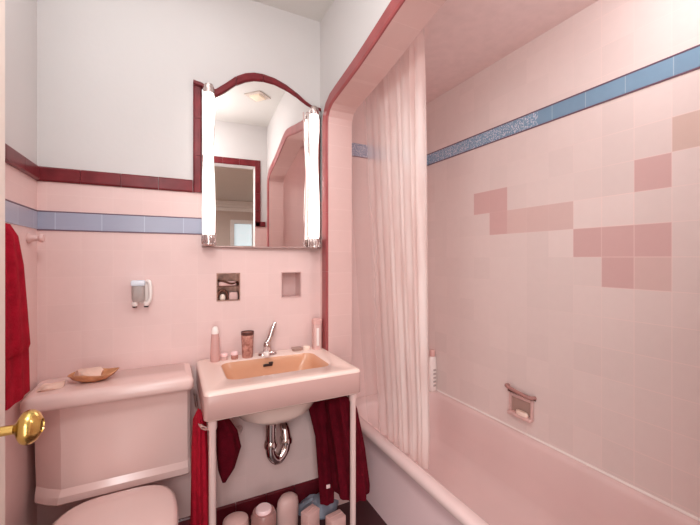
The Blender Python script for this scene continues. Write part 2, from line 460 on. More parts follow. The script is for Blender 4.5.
# oxblood tiles round the doorway, seen in the mirror
bm = BM()
strip(bm, (DX1, YF, ZT0), (DX1, YF, DZ + .06), (1, 0, 0), (0, 1, 0), .05, .012)
strip(bm, (DX0, YF, DZ), (DX1, YF, DZ), (0, 0, 1), (0, 1, 0), .06, .012)
strip(bm, (DX1, YF, ZT0), (XR - .015, YF, ZT0), (0, 0, 1), (0, 1, 0), .05, .012); trim(bm, 'red_tile')
# white caulk along the tub
bm = BM(); tube(bm, [(XT - .002, y, .374) for y in (YN, .6, 1.2, 1.8, YE - .02)], .006, 8)
trim(bm, 'caulk')

# ------------------------------------------------------------------ hall behind the doorway (seen in the mirror)
HY, HX0, HX1, HZ = -4.6, -1.3, 2.6, 2.50
bm = BM()
box(bm, HX0, .80, HY - .1, HY, 0, HZ); box(bm, 1.56, HX1, HY - .1, HY, 0, HZ)
box(bm, .80, 1.56, HY - .1, HY, 0, 1.0); box(bm, .80, 1.56, HY - .1, HY, 2.02, HZ)
struct('wall_hall_far', bm, 'hall_wall')
bm = BM(); box(bm, HX0 - .1, HX0, HY, YF - .12, 0, HZ); struct('wall_hall_left', bm, 'hall_wall')
bm = BM(); box(bm, HX1, HX1 + .1, HY, YF - .12, 0, HZ); struct('wall_hall_right', bm, 'hall_wall')
bm = BM(); box(bm, HX0, XL - .1, YF - .14, YF - .121, 0, HZ); box(bm, XT + .1, HX1, YF - .14, YF - .121, 0, HZ)
struct('wall_hall_near', bm, 'hall_wall')
bm = BM(); box(bm, HX0, HX1, HY, YF - .12, HZ, HZ + .08); struct('ceiling_hall', bm, 'ceiling')
bm = BM(); box(bm, HX0, HX1, HY, YF - .12, -.08, 0); struct('floor_hall', bm, 'hall_floor')
bm = BM()
for k, (d, z) in enumerate(((.10, 2.42), (.06, 2.36), (.03, 2.28))): box(bm, HX0, HX1, HY, HY + d, z, HZ if k == 0 else z + .08, bev=.008)
trim(bm, 'white_trim')
bm = BM()
for (x0, x1, z0, z1) in ((.72, .80, .94, 2.10), (1.56, 1.64, .94, 2.10), (.80, 1.56, 2.02, 2.10), (.80, 1.56, .94, 1.0), (.80, 1.56, 1.50, 1.54), (1.17, 1.195, 1.0, 2.02)):
    box(bm, x0, x1, HY - .04, HY + .03, z0, z1, bev=.006)
w = struct('window_1', bm, 'white_trim')
bm = BM(); box(bm, .80, 1.56, HY - .06, HY - .05, 1.0, 2.02); obj('pane', bm, 'daylight', w, False)

# ------------------------------------------------------------------ open door with its brass knob
DF = -.278
bm = BM(); box(bm, DF - .035, DF, .055, .89, .012, 2.04, bev=.003)
door = struct('door_1', bm, 'door')
KY, KZ = .815, .972
bm = BM(); lathe(bm, [(0.001, 0), (.031, 0), (.031, .003), (.027, .007), (.014, .009), (.012, .012), (0.001, .012)], (DF, KY, KZ), 'X')
obj('knob_rose', bm, 'brass_dark', door)
bm = BM(); lathe(bm, [(.001, .006), (.0085, .006), (.008, .034), (.012, .038), (.019, .041), (.0265, .046), (.0295, .053), (.0285, .060), (.023, .067), (.014, .072), (.012, .073), (.0115, .071), (.001, .071)], (DF, KY, KZ), 'X', 36)
k = obj('knob', bm, 'brass', door)
bm = BM(); box(bm, DF + .0705, DF + .0725, KY - .002, KY + .002, KZ - .008, KZ + .008); obj('lock_button', bm, 'brass_dark', k)
bm = BM(); box(bm, DF - .029, DF - .006, .889, .8915, KZ - .03, KZ + .03); obj('latch_plate', bm, 'brass_dark', door)
bm = BM()
for z in (.25, 1.8): lathe(bm, [(.001, 0), (.008, 0), (.008, .09), (.001, .09)], (DF - .002, .052, z))
obj('hinge', bm, 'brass_dark', door)

# ------------------------------------------------------------------ mirror and its two tube lamps
mir = thing('wall_mirror', 'arched frameless wall mirror above the pink sink, reflecting the doorway', 'mirror', (.42, YB, 1.325))
def my(x): return YB - .004 - (x - .11) * .034 - .004
top = [(x, z - .012) for x, z in [(.128, 2.060)] + list(zip([p[0] for p in lo[2:-1]], [p[1] + .012 for p in lo[2:-1]])) + [(.700, 2.052)]]
bm = BM()
f1 = [bm.verts.new((x, my(x), z)) for x, z in top]; f0 = [bm.verts.new((x, my(x), 1.325)) for x, z in top]
for i in range(len(top) - 1): bm.faces.new((f0[i], f0[i + 1], f1[i + 1], f1[i]))
g = obj('mirror_glass', bm, 'mirror', mir, False)
bm = BM()
tube(bm, [(.126, my(.126) - .001, 1.323), (.41, my(.41) - .001, 1.321), (.704, my(.704) - .001, 1.323)], .0045, 8)
obj('bottom_edge', bm, 'mirror_edge', mir)
bm = BM()
tube(bm, [(x + .001, my(x) - .002, z) for x, z in ((.184, 1.33), (.180, 1.5), (.172, 1.7), (.176, 1.9), (.178, 2.02))], .003, 8)
obj('beveled_edge', bm, 'mirror_edge', mir); bm = BM()
tube(bm, [(x, my(x) - .002, z) for x, z in ((.612, 1.33), (.617, 1.5), (.622, 1.7), (.612, 1.9), (.609, 2.02))], .003, 8)
obj('beveled_edge', bm, 'mirror_edge', mir)

def lamp(x, label, z0, z1):
    yc = YB - .052 - (.014 if x > .4 else 0)
    t = thing('vanity_lamp', label, 'wall lamp', (x, YB - .02, z0), 'tube lamps beside the mirror')
    bm = BM(); box(bm, x - .018, x + .018, YB - .030 if x < .4 else my(x) - .020, YB - .006 if x < .4 else my(x) - .002, z0 + .02, z1 - .02, bev=.003); obj('back_plate', bm, 'lamp_cap', t)
    h = z1 - z0
    prof = [(.001, .045), (.022, .045), (.027, .06), (.0285, .16), (.0262, .28), (.0205, .40), (.0185, .46), (.0205, .52), (.0265, .60), (.0265, h - .07), (.022, h - .045), (.014, h - .038), (.001, h - .038)]
    bm = BM(); lathe(bm, prof, (x, yc, z0), n=24); obj('frosted_tube', bm, 'tube', t)
    bm = BM(); lathe(bm, [(.001, 0), (.024, 0), (.028, .006), (.026, .014), (.029, .022), (.029, .040), (.025, .050), (.001, .052)], (x, yc, z0), n=24)
    for k in range(12):
        a = 2 * PI * k / 12
        tube(bm, [(x + .028 * math.cos(a), yc + .028 * math.sin(a), z0 + .008), (x + .030 * math.cos(a + .2), yc + .030 * math.sin(a + .2), z0 + .03), (x + .027 * math.cos(a), yc + .027 * math.sin(a), z0 + .046)], .0025, 6)
    obj('lower_cap', bm, 'lamp_cap', t)
    bm = BM(); lathe(bm, [(.001, h - .045), (.023, h - .045), (.025, h - .03), (.022, h - .015), (.018, h - .005), (.001, h)], (x, yc, z0), n=24)
    obj('upper_cap', bm, 'lamp_cap', t)
lamp(.152, 'lit frosted glass tube lamp along the left edge of the arched mirror', 1.325, 2.056)
lamp(.652, 'lit frosted glass tube lamp along the right edge of the mirror, next to the arch', 1.318, 2.044)

# ------------------------------------------------------------------ sink on legs
SX0, SX1, SY0, SY1, SZ = .101, .715, 1.312, 1.760, .806
snk = thing('console_sink', 'pink porcelain console sink on two slim legs under the mirror', 'sink', (.405, 1.55, 0))
BX0, BX1, BY0, BY1 = .196, .628, 1.425, 1.682
cx, cy = (BX0 + BX1) / 2, (BY0 + BY1) / 2
bm = BM()
def mr(x0, x1, y0, y1, z, r): return rrect(x0, x1, y0, y1, z, r, 8)
rings, mis = [], []
def R(r, mi=0): rings.append([(min(x, .697) if y > 1.6 else x, y, z) for x, y, z in r] if max(q[0] for q in r) < .8 else r); mis.append(mi)
# underside of the bowl, apron, deck, then the bowl inside
R(mr(cx - .03, cx + .03, cy - .03, cy + .03, .560, .0299)); R(mr(cx - .10, cx + .10, cy - .08, cy + .08, .572, .0799))
R(mr(cx - .155, cx + .155, cy - .105, cy + .105, .600, .1049)); R(mr(cx - .195, cx + .195, cy - .12, cy + .125, .650, .1199))
R(mr(BX0 - .012, BX1 + .012, BY0 - .025, BY1 + .005, .712, .10)); R(mr(SX0 + .03, SX1 - .03, SY0 + .03, SY1 - .01, .716, .02))
R(mr(SX0 + .022, SX1 - .022, SY0 + .022, SY1 - .006, .704, .018)); R(mr(SX0 + .006, SX1 - .006, SY0 + .006, SY1, .702, .016))
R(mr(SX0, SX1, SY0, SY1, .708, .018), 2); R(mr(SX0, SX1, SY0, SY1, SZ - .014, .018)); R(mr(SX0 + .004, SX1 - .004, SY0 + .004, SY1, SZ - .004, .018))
R(mr(SX0 + .014, SX1 - .014, SY0 + .014, SY1 - .004, SZ, .018)); R(mr(SX0 + .03, SX1 - .03, SY0 + .03, SY1 - .012, SZ - .003, .02))
R(mr(BX0 - .008, BX1 + .008, BY0 - .008, BY1 + .006, SZ - .003, .05)); R(mr(BX0, BX1, BY0, BY1, SZ - .008, .045), 1)
R(mr(BX0 + .012, BX1 - .012, BY0 + .010, BY1 - .008, SZ - .045, .05), 1); R(mr(BX0 + .04, BX1 - .04, BY0 + .03, BY1 - .022, SZ - .11, .07), 1)
R(mr(BX0 + .10, BX1 - .10, BY0 + .07, BY1 - .06, SZ - .155, .06), 1); R(mr(cx - .03, cx + .03, cy - .03, cy + .03, SZ - .17, .0299), 1)
loft(bm, rings, mis=mis)
obj('sink_basin', bm, ['porcelain_sink', 'basin', 'sink_front_shaded'], snk, True, 50)
bm = BM(); lathe(bm, [(.001, 0), (.022, 0), (.022, .003), (.015, .004), (.001, .002)], (cx, cy, SZ - .171)); obj('drain', bm, 'chrome', snk)
bm = BM(); box(bm, .386, .430, BY1 - .014, BY1 - .006, SZ - .046, SZ - .034, bev=.003)
box(bm, .412, .432, BY1 - .016, BY1 - .007, SZ - .036, SZ - .026, bev=.003); obj('overflow_slot', bm, 'black', snk)
for x in (.131, .690):
    bm = BM(); lathe(bm, [(.001, 0), (.020, 0), (.020, .012), (.0135, .022), (.0125, .05), (.0125, .66), (.016, .67), (.016, .71), (.001, .71)], (x, 1.345, 0), n=20)
    obj('leg', bm, 'chrome_pink', snk)
for x, y0 in ((.095, 1.385), (.690, 1.365)):
    bm = BM(); tube(bm, smooth_path([(x + (.03 if x < .4 else 0), 1.345, .668), (x, y0 + .01, .668), (x, 1.70, .668), (x, YB - .012, .668)], 4), .007, 10)
    obj('towel_bar', bm, 'chrome', snk)
# trap under the bowl
bm = BM()
tube(bm, smooth_path([(.398, cy + .02, .57), (.396, cy + .02, .45), (.400, cy + .022, .395), (.430, cy + .03, .362), (.466, cy + .04, .395), (.472, cy + .05, .46), (.466, cy + .09, .495), (.462, YB - .022, .50)], 6), .0225, 16)
for p in ((.398, cy + .02, .545), (.396, cy + .02, .43), (.472, cy + .046, .42)): lathe(bm, [(.001, 0), (.029, 0), (.030, .012), (.026, .026), (.001, .026)], p)
lathe(bm, [(.001, -.012), (.045, -.012), (.04, -.022), (.026, -.03), (.001, -.03)], (.462, YB + .010, .50), 'Y')
obj('drain_trap', bm, 'chrome', snk)
bm = BM(); tube(bm, smooth_path([(.235, 1.62, .66), (.228, 1.645, .585), (.236, 1.665, .530), (.268, 1.69, .475), (.292, YB - .016, .455)], 6), .016, 12)
obj('supply_pipe', bm, 'chrome_pink', snk)
# faucet with a raised lever
FX, FY = .418, 1.722
bm = BM(); rings = [rrect(FX - .045, FX + .045, FY - .022, FY + .022, SZ - .004, .02), rrect(FX - .043, FX + .043, FY - .02, FY + .02, SZ + .008, .019), rrect(FX - .025, FX + .025, FY - .016, FY + .016, SZ + .014, .0155)]
loft(bm, rings)
tube(bm, smooth_path([(FX, FY, SZ + .005), (FX, FY, SZ + .03), (FX - .004, FY - .005, SZ + .055)], 4), [.019, .019, .019, .019, .018, .018, .018, .017, .014][:9])
fa = obj('faucet', bm, 'chrome', snk)
bm = BM(); tube(bm, smooth_path([(FX - .002, FY, SZ + .03), (FX - .012, FY - .04, SZ + .034), (FX - .025, FY - .085, SZ + .026)], 4), [.013] * 6 + [.012] * 3); obj('spout', bm, 'chrome', fa)
bm = BM(); lathe(bm, [(.001, -.012), (.012, -.010), (.015, 0), (.012, .010), (.001, .012)], (FX - .028, FY - .094, SZ + .024)); obj('spout_tip', bm, 'plastic_white', fa)
bm = BM(); tube(bm, smooth_path([(FX - .004, FY - .004, SZ + .05), (FX + .012, FY, SZ + .08), (FX + .024, FY + .004, SZ + .115), (FX + .040, FY + .006, SZ + .150)], 4), [.016, .015, .014, .014, .014, .014, .014, .014, .014, .013, .012, .010, .006]); obj('lever', bm, 'chrome', fa)

# ------------------------------------------------------------------ things on the sink
def bottle(name, c, prof_body, prof_cap, mb, mc, label, cat, n=24, sq=None):
    t = thing(name, label, cat, c)
    bm = BM(); lathe(bm, prof_body, c, n=n); obj('body', bm, mb, t)
    bm = BM(); lathe(bm, prof_cap, c, n=n); obj('cap', bm, mc, t)
    return t
Zs = SZ - .003
bottle('lotion_bottle', (.178, 1.712, Zs), [(.001, 0), (.019, 0), (.021, .006), (.021, .03), (.018, .10), (.0155, .125), (.001, .125)], [(.001, .125), (.0150, .125), (.0155, .135), (.013, .150), (.007, .157), (.001, .158)], 'bottle_pink', 'plastic_white', 'slender rosy bottle with a white rounded cap at left corner of sink', 'bottle')
t = thing('tumbler', 'brown rimmed pink tumbler standing left of the faucet', 'cup', (.322, 1.715, Zs))
bm = BM(); lathe(bm, [(.001, 0), (.023, 0), (.025, .004), (.029, .116), (.0265, .116), (.022, .01), (.001, .01)], (.322, 1.715, Zs)); obj('glass_body', bm, 'tumbler', t)
bm = BM(); lathe(bm, [(.0268, .106), (.0287, .106), (.0300, .110), (.0300, .121), (.0275, .121), (.0265, .115), (.0262, .106)], (.322, 1.715, Zs)); obj('rim', bm, 'rim_brown', t)
def jar(x, y, r, h, mb, label, name='cosmetic_pot'):
    t = thing(name, label, 'jar', (x, y, Zs))
    bm = BM(); lathe(bm, [(.001, 0), (r * .92, 0), (r, .003), (r, h * .6), (.001, h * .6)], (x, y, Zs)); obj('pot', bm, mb, t)
    bm = BM(); lathe(bm, [(.001, h * .6), (r * 1.05, h * .6), (r * 1.05, h * .94), (r * .95, h), (.001, h)], (x, y, Zs)); obj('lid', bm, 'lidpink', t)
jar(.218, 1.718, .016, .030, 'plastic_rose', 'little blush pot just right of the rosy bottle on sink')
jar(.263, 1.712, .016, .034, 'tumbler', 'little brownish pot just left of the brown rimmed tumbler')
bm = BM(); loft(bm, [rrect(.545, .590, 1.708, 1.742, Zs, .010, 5), rrect(.543, .592, 1.706, 1.744, Zs + .010, .010, 5), rrect(.541, .594, 1.704, 1.746, Zs + .015, .010, 5), rrect(.546, .589, 1.709, 1.741, Zs + .014, .009, 5), rrect(.552, .583, 1.714, 1.736, Zs + .008, .008, 5)])
tag(obj('soap_dish', bm, 'grey_dish'), 'small grey soap dish on back ledge of sink, right of faucet', 'soap dish')
bm = BM(); loft(bm, [rrect(.600, .634, 1.712, 1.736, Zs, .008, 5), rrect(.598, .636, 1.710, 1.738, Zs + .008, .010, 5), rrect(.599, .635, 1.711, 1.737, Zs + .017, .010, 5), rrect(.605, .629, 1.716, 1.732, Zs + .021, .007, 5)])
tag(obj('soap_bar', bm, 'soap'), 'small ivory soap bar between grey dish and squarish bottle on sink', 'soap')
t = thing('soap_bottle', 'tall squarish rosy bottle with pale lid at right corner of sink', 'bottle', (.672, 1.715, Zs))
bm = BM(); loft(bm, [rrect(.650, .694, 1.697, 1.735, Zs, .010, 5), rrect(.650, .694, 1.697, 1.735, Zs + .12, .010, 5), rrect(.652, .692, 1.699, 1.733, Zs + .128, .010, 5)]); obj('body', bm, 'plastic_rose', t)
bm = BM(); loft(bm, [rrect(.649, .695, 1.696, 1.736, Zs + .128, .010, 5), rrect(.648, .696, 1.694, 1.738, Zs + .150, .010, 5), rrect(.656, .688, 1.700, 1.732, Zs + .156, .010, 5)]); obj('lid', bm, 'plastic_pink', t)
bm = BM(); box(bm, .662, .676, 1.694, 1.697, Zs + .02, Zs + .11, bev=.001); obj('label_strip', bm, 'plastic_white', t)

# ------------------------------------------------------------------ fittings on the back wall
t = thing('wall_holder', 'small white and grey wall holder on tiles above toilet tank', 'wall holder', (-.111, YB, 1.118))
Y0 = YB
bm = BM(); box(bm, -.148, -.082, Y0 - .012, Y0, 1.075, 1.172, bev=.005); obj('wall_plate', bm, 'plastic_white', t)
bm = BM(); loft(bm, [rrect(-.143, -.102, Y0 - .040, Y0 - .010, 1.086, .010, 5), rrect(-.147, -.098, Y0 - .046, Y0 - .010, 1.10, .012, 5), rrect(-.147, -.100, Y0 - .046, Y0 - .010, 1.152, .012, 5)]); obj('cup', bm, 'grey_fit', t)
bm = BM(); box(bm, -.150, -.098, Y0 - .048, Y0 - .006, 1.152, 1.176, bev=.006); obj('cap', bm, 'bluewhite', t)
bm = BM(); tube(bm, smooth_path([(-.092, Y0 - .012, 1.170), (-.082, Y0 - .024, 1.166), (-.078, Y0 - .030, 1.13), (-.080, Y0 - .030, 1.095), (-.092, Y0 - .026, 1.074)], 5), .008, 12); obj('side_arm', bm, 'plastic_white', t)
for x in (-.136, -.094):
    bm = BM(); lathe(bm, [(.001, 0), (.007, 0), (.009, .004), (.013, .012), (.011, .022), (.001, .022)], (x, Y0 - .026, 1.064)); f = obj('foot', bm, 'plastic_white', t)
    bm = BM(); lathe(bm, [(.001, -.004), (.008, -.003), (.009, .003), (.001, .004)], (x, Y0 - .026, 1.064)); obj('foot_tip', bm, 'black', f)

def holder(n, label, liner, full):
    x0, x1, z0, z1 = n
    z0, z1 = N2[2], N2[3]
    t = thing('recessed_holder', label, 'wall niche', ((x0 + x1) / 2, YB + .05, z0))
    bm = BM(); e = .004
    box(bm, x0, x0 + e, YB - .004, YB + .088, z0, z1); box(bm, x1 - e, x1, YB - .004, YB + .088, z0, z1)
    box(bm, x0 + e, x1 - e, YB - .004, YB + .088, z0, z0 + e); box(bm, x0 + e, x1 - e, YB - .004, YB + .088, z1 - e, z1)
    box(bm, x0 + e, x1 - e, YB + .082, YB + .088, z0 + e, z1 - e)
    obj('liner', bm, liner, t, False)
    if full:
        bm = BM()
        tube(bm, smooth_path([(x0 + .006, YB + .03, z1 - .036), (x0 + .035, YB + .02, z1 - .040), (x0 + .07, YB + .02, z1 - .052), (x1 - .006, YB + .03, z1 - .046)], 5), .005, 10)
        box(bm, x0 + e, x1 - e, YB + .02, YB + .08, z0 + .066, z0 + .070); obj('rack', bm, 'bronze', t)
        bm = BM(); tube(bm, smooth_path([(x0 + .008, YB + .02, z0 + .012), (x0 + .012, YB + .02, z0 + .038), (x0 + .03, YB + .02, z0 + .05), (x0 + .048, YB + .02, z0 + .036), (x0 + .054, YB + .02, z0 + .006)], 5), .007, 10); obj('ring', bm, 'bronze', t)
    return t
holder(N1, 'recessed wall holder with brown metal rack, left of the two niches above sink', 'bronze_pale', True)
holder(N2, 'empty mauve recessed wall niche, right of the two above sink', 'niche_grey', False)
x0 = N1[0]; z0 = N2[2] + .004
bm = BM(); lathe(bm, [(.001, 0), (.012, 0), (.014, .006), (.012, .020), (.006, .026), (.001, .027)], (x0 + .030, YB + .026, z0)); tag(obj('soap_ball', bm, 'soap'), 'round ivory soap inside the brown wall niche', 'soap')
bm = BM(); loft(bm, [rrect(x0 + .058, x0 + .100, YB + .010, YB + .07, z0, .008, 4), rrect(x0 + .056, x0 + .102, YB + .008, YB + .072, z0 + .016, .01, 4), rrect(x0 + .060, x0 + .098, YB + .012, YB + .068, z0 + .034, .008, 4)])
tag(obj('washcloth', bm, 'plastic_rose'), 'folded dusty pink cloth inside the brown wall niche, beside the round soap', 'cloth')
bm = BM(); loft(bm, [rrect(x0 + .012, x0 + .094, YB + .022, YB + .075, N2[2] + .0702, .01, 4), rrect(x0 + .010, x0 + .096, YB + .020, YB + .078, N2[2] + .080, .01, 4), rrect(x0 + .014, x0 + .092, YB + .024, YB + .072, N2[2] + .090, .01, 4)])
tag(obj('folded_cloth', bm, 'plastic_pink'), 'folded pink cloth on the brown rack inside the left wall niche', 'cloth')

# ------------------------------------------------------------------ toilet
tl = thing('toilet', 'pink toilet with a wide panelled tank and closed lid', 'toilet', (-.17, 1.45, 0))
def tankring(x0, x1, y0, y1, z, ch):
    return [(x1, y1, z), (x0, y1, z), (x0, y0 + ch * .75, z), (x0 + ch * .5, y0 + ch * .32, z), (x0 + ch, y0, z), (x1 - ch * .3, y0, z), (x1 - ch * .12, y0 + ch * .04, z), (x1, y0 + ch * .2, z)]
bm = BM()
TX0, TX1 = -.438, .072
loft(bm, [tankring(TX0 + .03, TX1 - .015, 1.615, 1.762, .380, .06), tankring(TX0 + .008, TX1 - .002, 1.592, 1.764, .388, .07), tankring(TX0 + .004, TX1, 1.580, 1.764, .400, .075),
          tankring(TX0 + .004, TX1, 1.580, 1.764, .424, .080), tankring(TX0 + .003, TX1 - .001, 1.592, 1.764, .446, .086), tankring(TX0, TX1 - .002, 1.586, 1.764, .60, .090), tankring(TX0 - .004, TX1 - .002, 1.585, 1.764, .752, .090)])
obj('tank', bm, 'porcelain', tl, True, 22)
bm = BM()
LX0, LX1, LY0 = -.450, .081, 1.535
loft(bm, [rrect(LX0 + .01, LX1 - .008, LY0 + .015, 1.766, .746, .018), rrect(LX0 + .002, LX1 - .002, LY0 + .004, 1.766, .750, .022), rrect(LX0, LX1, LY0, 1.766, .760, .022), rrect(LX0, LX1, LY0, 1.766, .784, .022), rrect(LX0 + .006, LX1 - .006, LY0 + .008, 1.765, .796, .022), rrect(LX0 + .025, LX1 - .025, LY0 + .03, 1.762, .800, .02)])
obj('tank_lid', bm, 'porcelain', tl, True, 50)
def egg(cx, y0, y1, w, z, n=40, flat=.0):
    out = []; cy_ = y1 - (y1 - y0) * .42
    for k in range(n):
        a = 2 * PI * k / n; sx, sy = math.cos(a), math.sin(a)
        if sy > 0:
            e = .62
            out.append((cx + w * math.copysign(abs(sx) ** e, sx), cy_ + (y1 - cy_) * abs(sy) ** e, z))
        else: out.append((cx + w * sx, cy_ + (cy_ - y0) * sy, z))
    return out
tx = -.165
bm = BM()
loft(bm, [egg(tx, 1.10, 1.62, .125, 0), egg(tx, 1.11, 1.61, .12, .03), egg(tx, 1.16, 1.60, .105, .12), egg(tx, 1.12, 1.58, .12, .22), egg(tx, 1.06, 1.56, .165, .32), egg(tx, 1.03, 1.56, .182, .375), egg(tx, 1.035, 1.555, .178, .385), egg(tx, 1.08, 1.50, .14, .384), egg(tx, 1.10, 1.44, .12, .30)])
obj('bowl', bm, 'porcelain', tl, True, 60)
bm = BM(); loft(bm, [egg(tx, 1.025, 1.54, .182, .386), egg(tx, 1.02, 1.545, .187, .392), egg(tx, 1.02, 1.545, .187, .398), egg(tx, 1.028, 1.54, .181, .403), egg(tx, 1.08, 1.50, .14, .403)]); obj('seat', bm, 'porcelain', tl, True, 60)
bm = BM(); loft(bm, [egg(tx, 1.028, 1.535, .180, .404), egg(tx, 1.022, 1.540, .185, .410), egg(tx, 1.024, 1.538, .184, .418), egg(tx, 1.04, 1.525, .170, .425), egg(tx, 1.12, 1.46, .11, .429)]); obj('seat_lid', bm, 'porcelain', tl, True, 60)

# dish on the tank
t = thing('shell_dish', 'amber oval dish holding a blush shell on the toilet tank', 'dish', (-.29, 1.655, .800))
def ell(cx, cy_, rx, ry, z, rot=0, n=32, wav=0.0):
    return [(cx + math.cos(rot) * rx * (1 + wav * math.sin(5 * a)) * math.cos(a) - math.sin(rot) * ry * math.sin(a), cy_ + math.sin(rot) * rx * math.cos(a) + math.cos(rot) * ry * (1 + wav * math.sin(5 * a)) * math.sin(a), z + wav * .1 * math.cos(3 * a)) for a in [2 * PI * k / n for k in range(n)]]
dc = (-.265, 1.665)
bm = BM(); loft(bm, [ell(*dc, .038, .024, .8005), ell(*dc, .045, .03, .803), ell(*dc, .068, .045, .815, 0, 32, .02), ell(*dc, .082, .055, .830, 0, 32, .04), ell(*dc, .080, .053, .832, 0, 32, .04), ell(*dc, .064, .040, .818), ell(*dc, .03, .018, .8065)])
obj('plate', bm, 'amber', t)
bm = BM(); loft(bm, [ell(-.278, 1.668, .03, .02, .810), ell(-.280, 1.668, .045, .028, .822, .2, 32, .1), ell(-.285, 1.67, .040, .026, .834, .3, 32, .12), ell(-.300, 1.672, .02, .012, .845, .3)]); obj('shell', bm, 'shell', t)
bm = BM(); loft(bm, [ell(-.385, 1.625, .035, .020, .8005, .5), ell(-.385, 1.625, .042, .024, .805, .5, 32, .05), ell(-.382, 1.627, .038, .020, .812, .5, 32, .08), ell(-.378, 1.63, .02, .010, .817, .5)])
tag(obj('soap_bar', bm, 'shell'), 'flat blush soap bar on left end of the toilet tank, beside amber dish', 'soap')

# ------------------------------------------------------------------ bath tub
bm = BM()
rings, mis = [], []
UX0, UX1, UY0, UY1, UZ = .907, XT - .003, YN + .004, YE - .003, .372
IX0, IX1, IY0, IY1 = .968, 1.575, .22, 1.925
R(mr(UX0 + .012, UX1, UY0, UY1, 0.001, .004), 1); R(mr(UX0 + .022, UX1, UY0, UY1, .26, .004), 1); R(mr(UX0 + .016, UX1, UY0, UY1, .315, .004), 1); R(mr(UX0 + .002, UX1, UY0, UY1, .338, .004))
R(mr(UX0, UX1, UY0, UY1, .352, .004)); R(mr(UX0 + .006, UX1, UY0, UY1, .366, .004)); R(mr(UX0 + .02, UX1, UY0, UY1, UZ, .004))
R(mr(IX0 - .012, IX1 + .010, IY0 - .012, IY1 + .012, UZ, .13)); R(mr(IX0 - .002, IX1 + .002, IY0, IY1 + .002, .366, .125)); R(mr(IX0 + .006, IX1 - .004, IY0 + .01, IY1 - .006, .350, .125))
R(mr(IX0 + .030, IX1 - .025, IY0 + .06, IY1 - .03, .22, .10)); R(mr(IX0 + .045, IX1 - .045, IY0 + .10, IY1 - .05, .12, .11)); R(mr(IX0 + .07, IX1 - .07, IY0 + .14, IY1 - .08, .078, .11)); R(mr(IX0 + .12, IX1 - .12, IY0 + .2, IY1 - .15, .066, .09))
loft(bm, rings, mis=mis)
tag(obj('bathtub', bm, ['tub', 'tub_apron_lit'], None, True, 50), 'long pink enamel bathtub in the tiled alcove behind the arch', 'bathtub')

# shampoo on the tub corner
t = thing('shampoo_bottle', 'white shampoo bottle standing on the far corner of the tub rim', 'bottle', (1.583, 1.905, UZ))
c0 = (1.583, 1.905)
bm = BM(); loft(bm, [ell(*c0, .026, .020, UZ + .001), ell(*c0, .030, .024, UZ + .008), ell(*c0, .030, .024, UZ + .20), ell(*c0, .024, .020, UZ + .225), ell(*c0, .013, .013, UZ + .235)]); obj('body', bm, 'plastic_white', t)
bm = BM(); loft(bm, [ell(*c0, .017, .017, UZ + .233), ell(*c0, .018, .018, UZ + .265), ell(*c0, .014, .014, UZ + .275)]); obj('cap', bm, 'plastic_pink', t)
bm = BM()
for k in range(5): box(bm, 1.572, 1.594, 1.8795, 1.882, UZ + .035 + k * .026, UZ + .048 + k * .026, bev=.0008)
obj('label_marks', bm, 'grey_fit', t)

# soap dish with grab bar on the tub wall
t = thing('wall_soap_dish', 'recessed ceramic soap dish with curved grab bar on tub wall', 'soap dish', (XT, 1.24, .50))
X0 = XT - .001
bm = BM()
box(bm, X0 - .016, X0, 1.170, 1.182, .455, .560, bev=.004); box(bm, X0 - .016, X0, 1.296, 1.308, .455, .560, bev=.004)
box(bm, X0 - .016, X0, 1.182, 1.296, .545, .560, bev=.004); box(bm, X0 - .034, X0, 1.172, 1.306, .452, .470, bev=.006)
obj('tray', bm, 'niche', t)
bm = BM(); box(bm, X0 - .004, X0, 1.182, 1.296, .470, .545); obj('recess', bm, 'grey_dish', t, False)
bm = BM(); tube(bm, smooth_path([(X0, 1.318, .590), (X0 - .028, 1.312, .596), (X0 - .036, 1.27, .590), (X0 - .036, 1.21, .582), (X0 - .030, 1.172, .578), (X0, 1.166, .574)], 5), .0095, 12); obj('grab_bar', bm, 'bar_rose', t)
bm = BM(); box(bm, X0 - .004, X0, 1.160, 1.324, .560, .576, bev=.001); obj('bar_base', bm, 'bronze', t)
bm = BM(); loft(bm, [ell(X0 - .020, 1.225, .012, .032, .4705), ell(X0 - .020, 1.225, .013, .036, .480), ell(X0 - .020, 1.225, .010, .030, .490)])
tag(obj('soap_bar', bm, 'soap'), 'worn ivory soap bar lying in the tub wall soap dish', 'soap')

# ------------------------------------------------------------------ shower curtain and its rod
RX, RZ = .930, 2.275
cur = thing('shower_curtain', 'sheer pale pink shower curtain gathered at far end of the tub', 'curtain', (.98, 1.45, .33))
bm = BM(); NU, NV = 150, 36
rows = []
for j in range(NV + 1):
    v = j / NV; z = .325 + (RZ - .04 - .325) * v; row = []
    for i in range(NU + 1):
        u = i / NU
        y = 1.79 + .13 * v ** .5 - u * (.545 + .055 * v + .13 * v ** .5)
        dens = 4.0 * u + 6.5 * u * u + .25 * math.sin(9 * u + 1.3 * v)
        ph = 2 * PI * dens
        amp = (.006 + .024 * u) * (.75 + .25 * math.sin(23 * u)) * (1.0 - .25 * v) * (.8 + .2 * math.sin(3.1 * v + 5 * u))
        base = 1.018 + (RX - 1.018) * max(0, (v - .1)) / .9 if v > .1 else 1.018
        x = base + amp * math.sin(ph + .5 * math.sin(4 * v)) * min(1, .35 + .9 * (1 - v) + .3)
        y += .010 * u * math.cos(ph * .5 + 2 * v)
        row.append(bm.verts.new((max(x, .985) if z < .42 else x, y, max(z, .386 if y > 1.79 else 0))))
    rows.append(row)
for j in range(NV):
    for i in range(NU): bm.faces.new((rows[j][i], rows[j][i + 1], rows[j + 1][i + 1], rows[j + 1][i]))
cl = obj('curtain_sheet', bm, 'curtain', cur, True, 180)
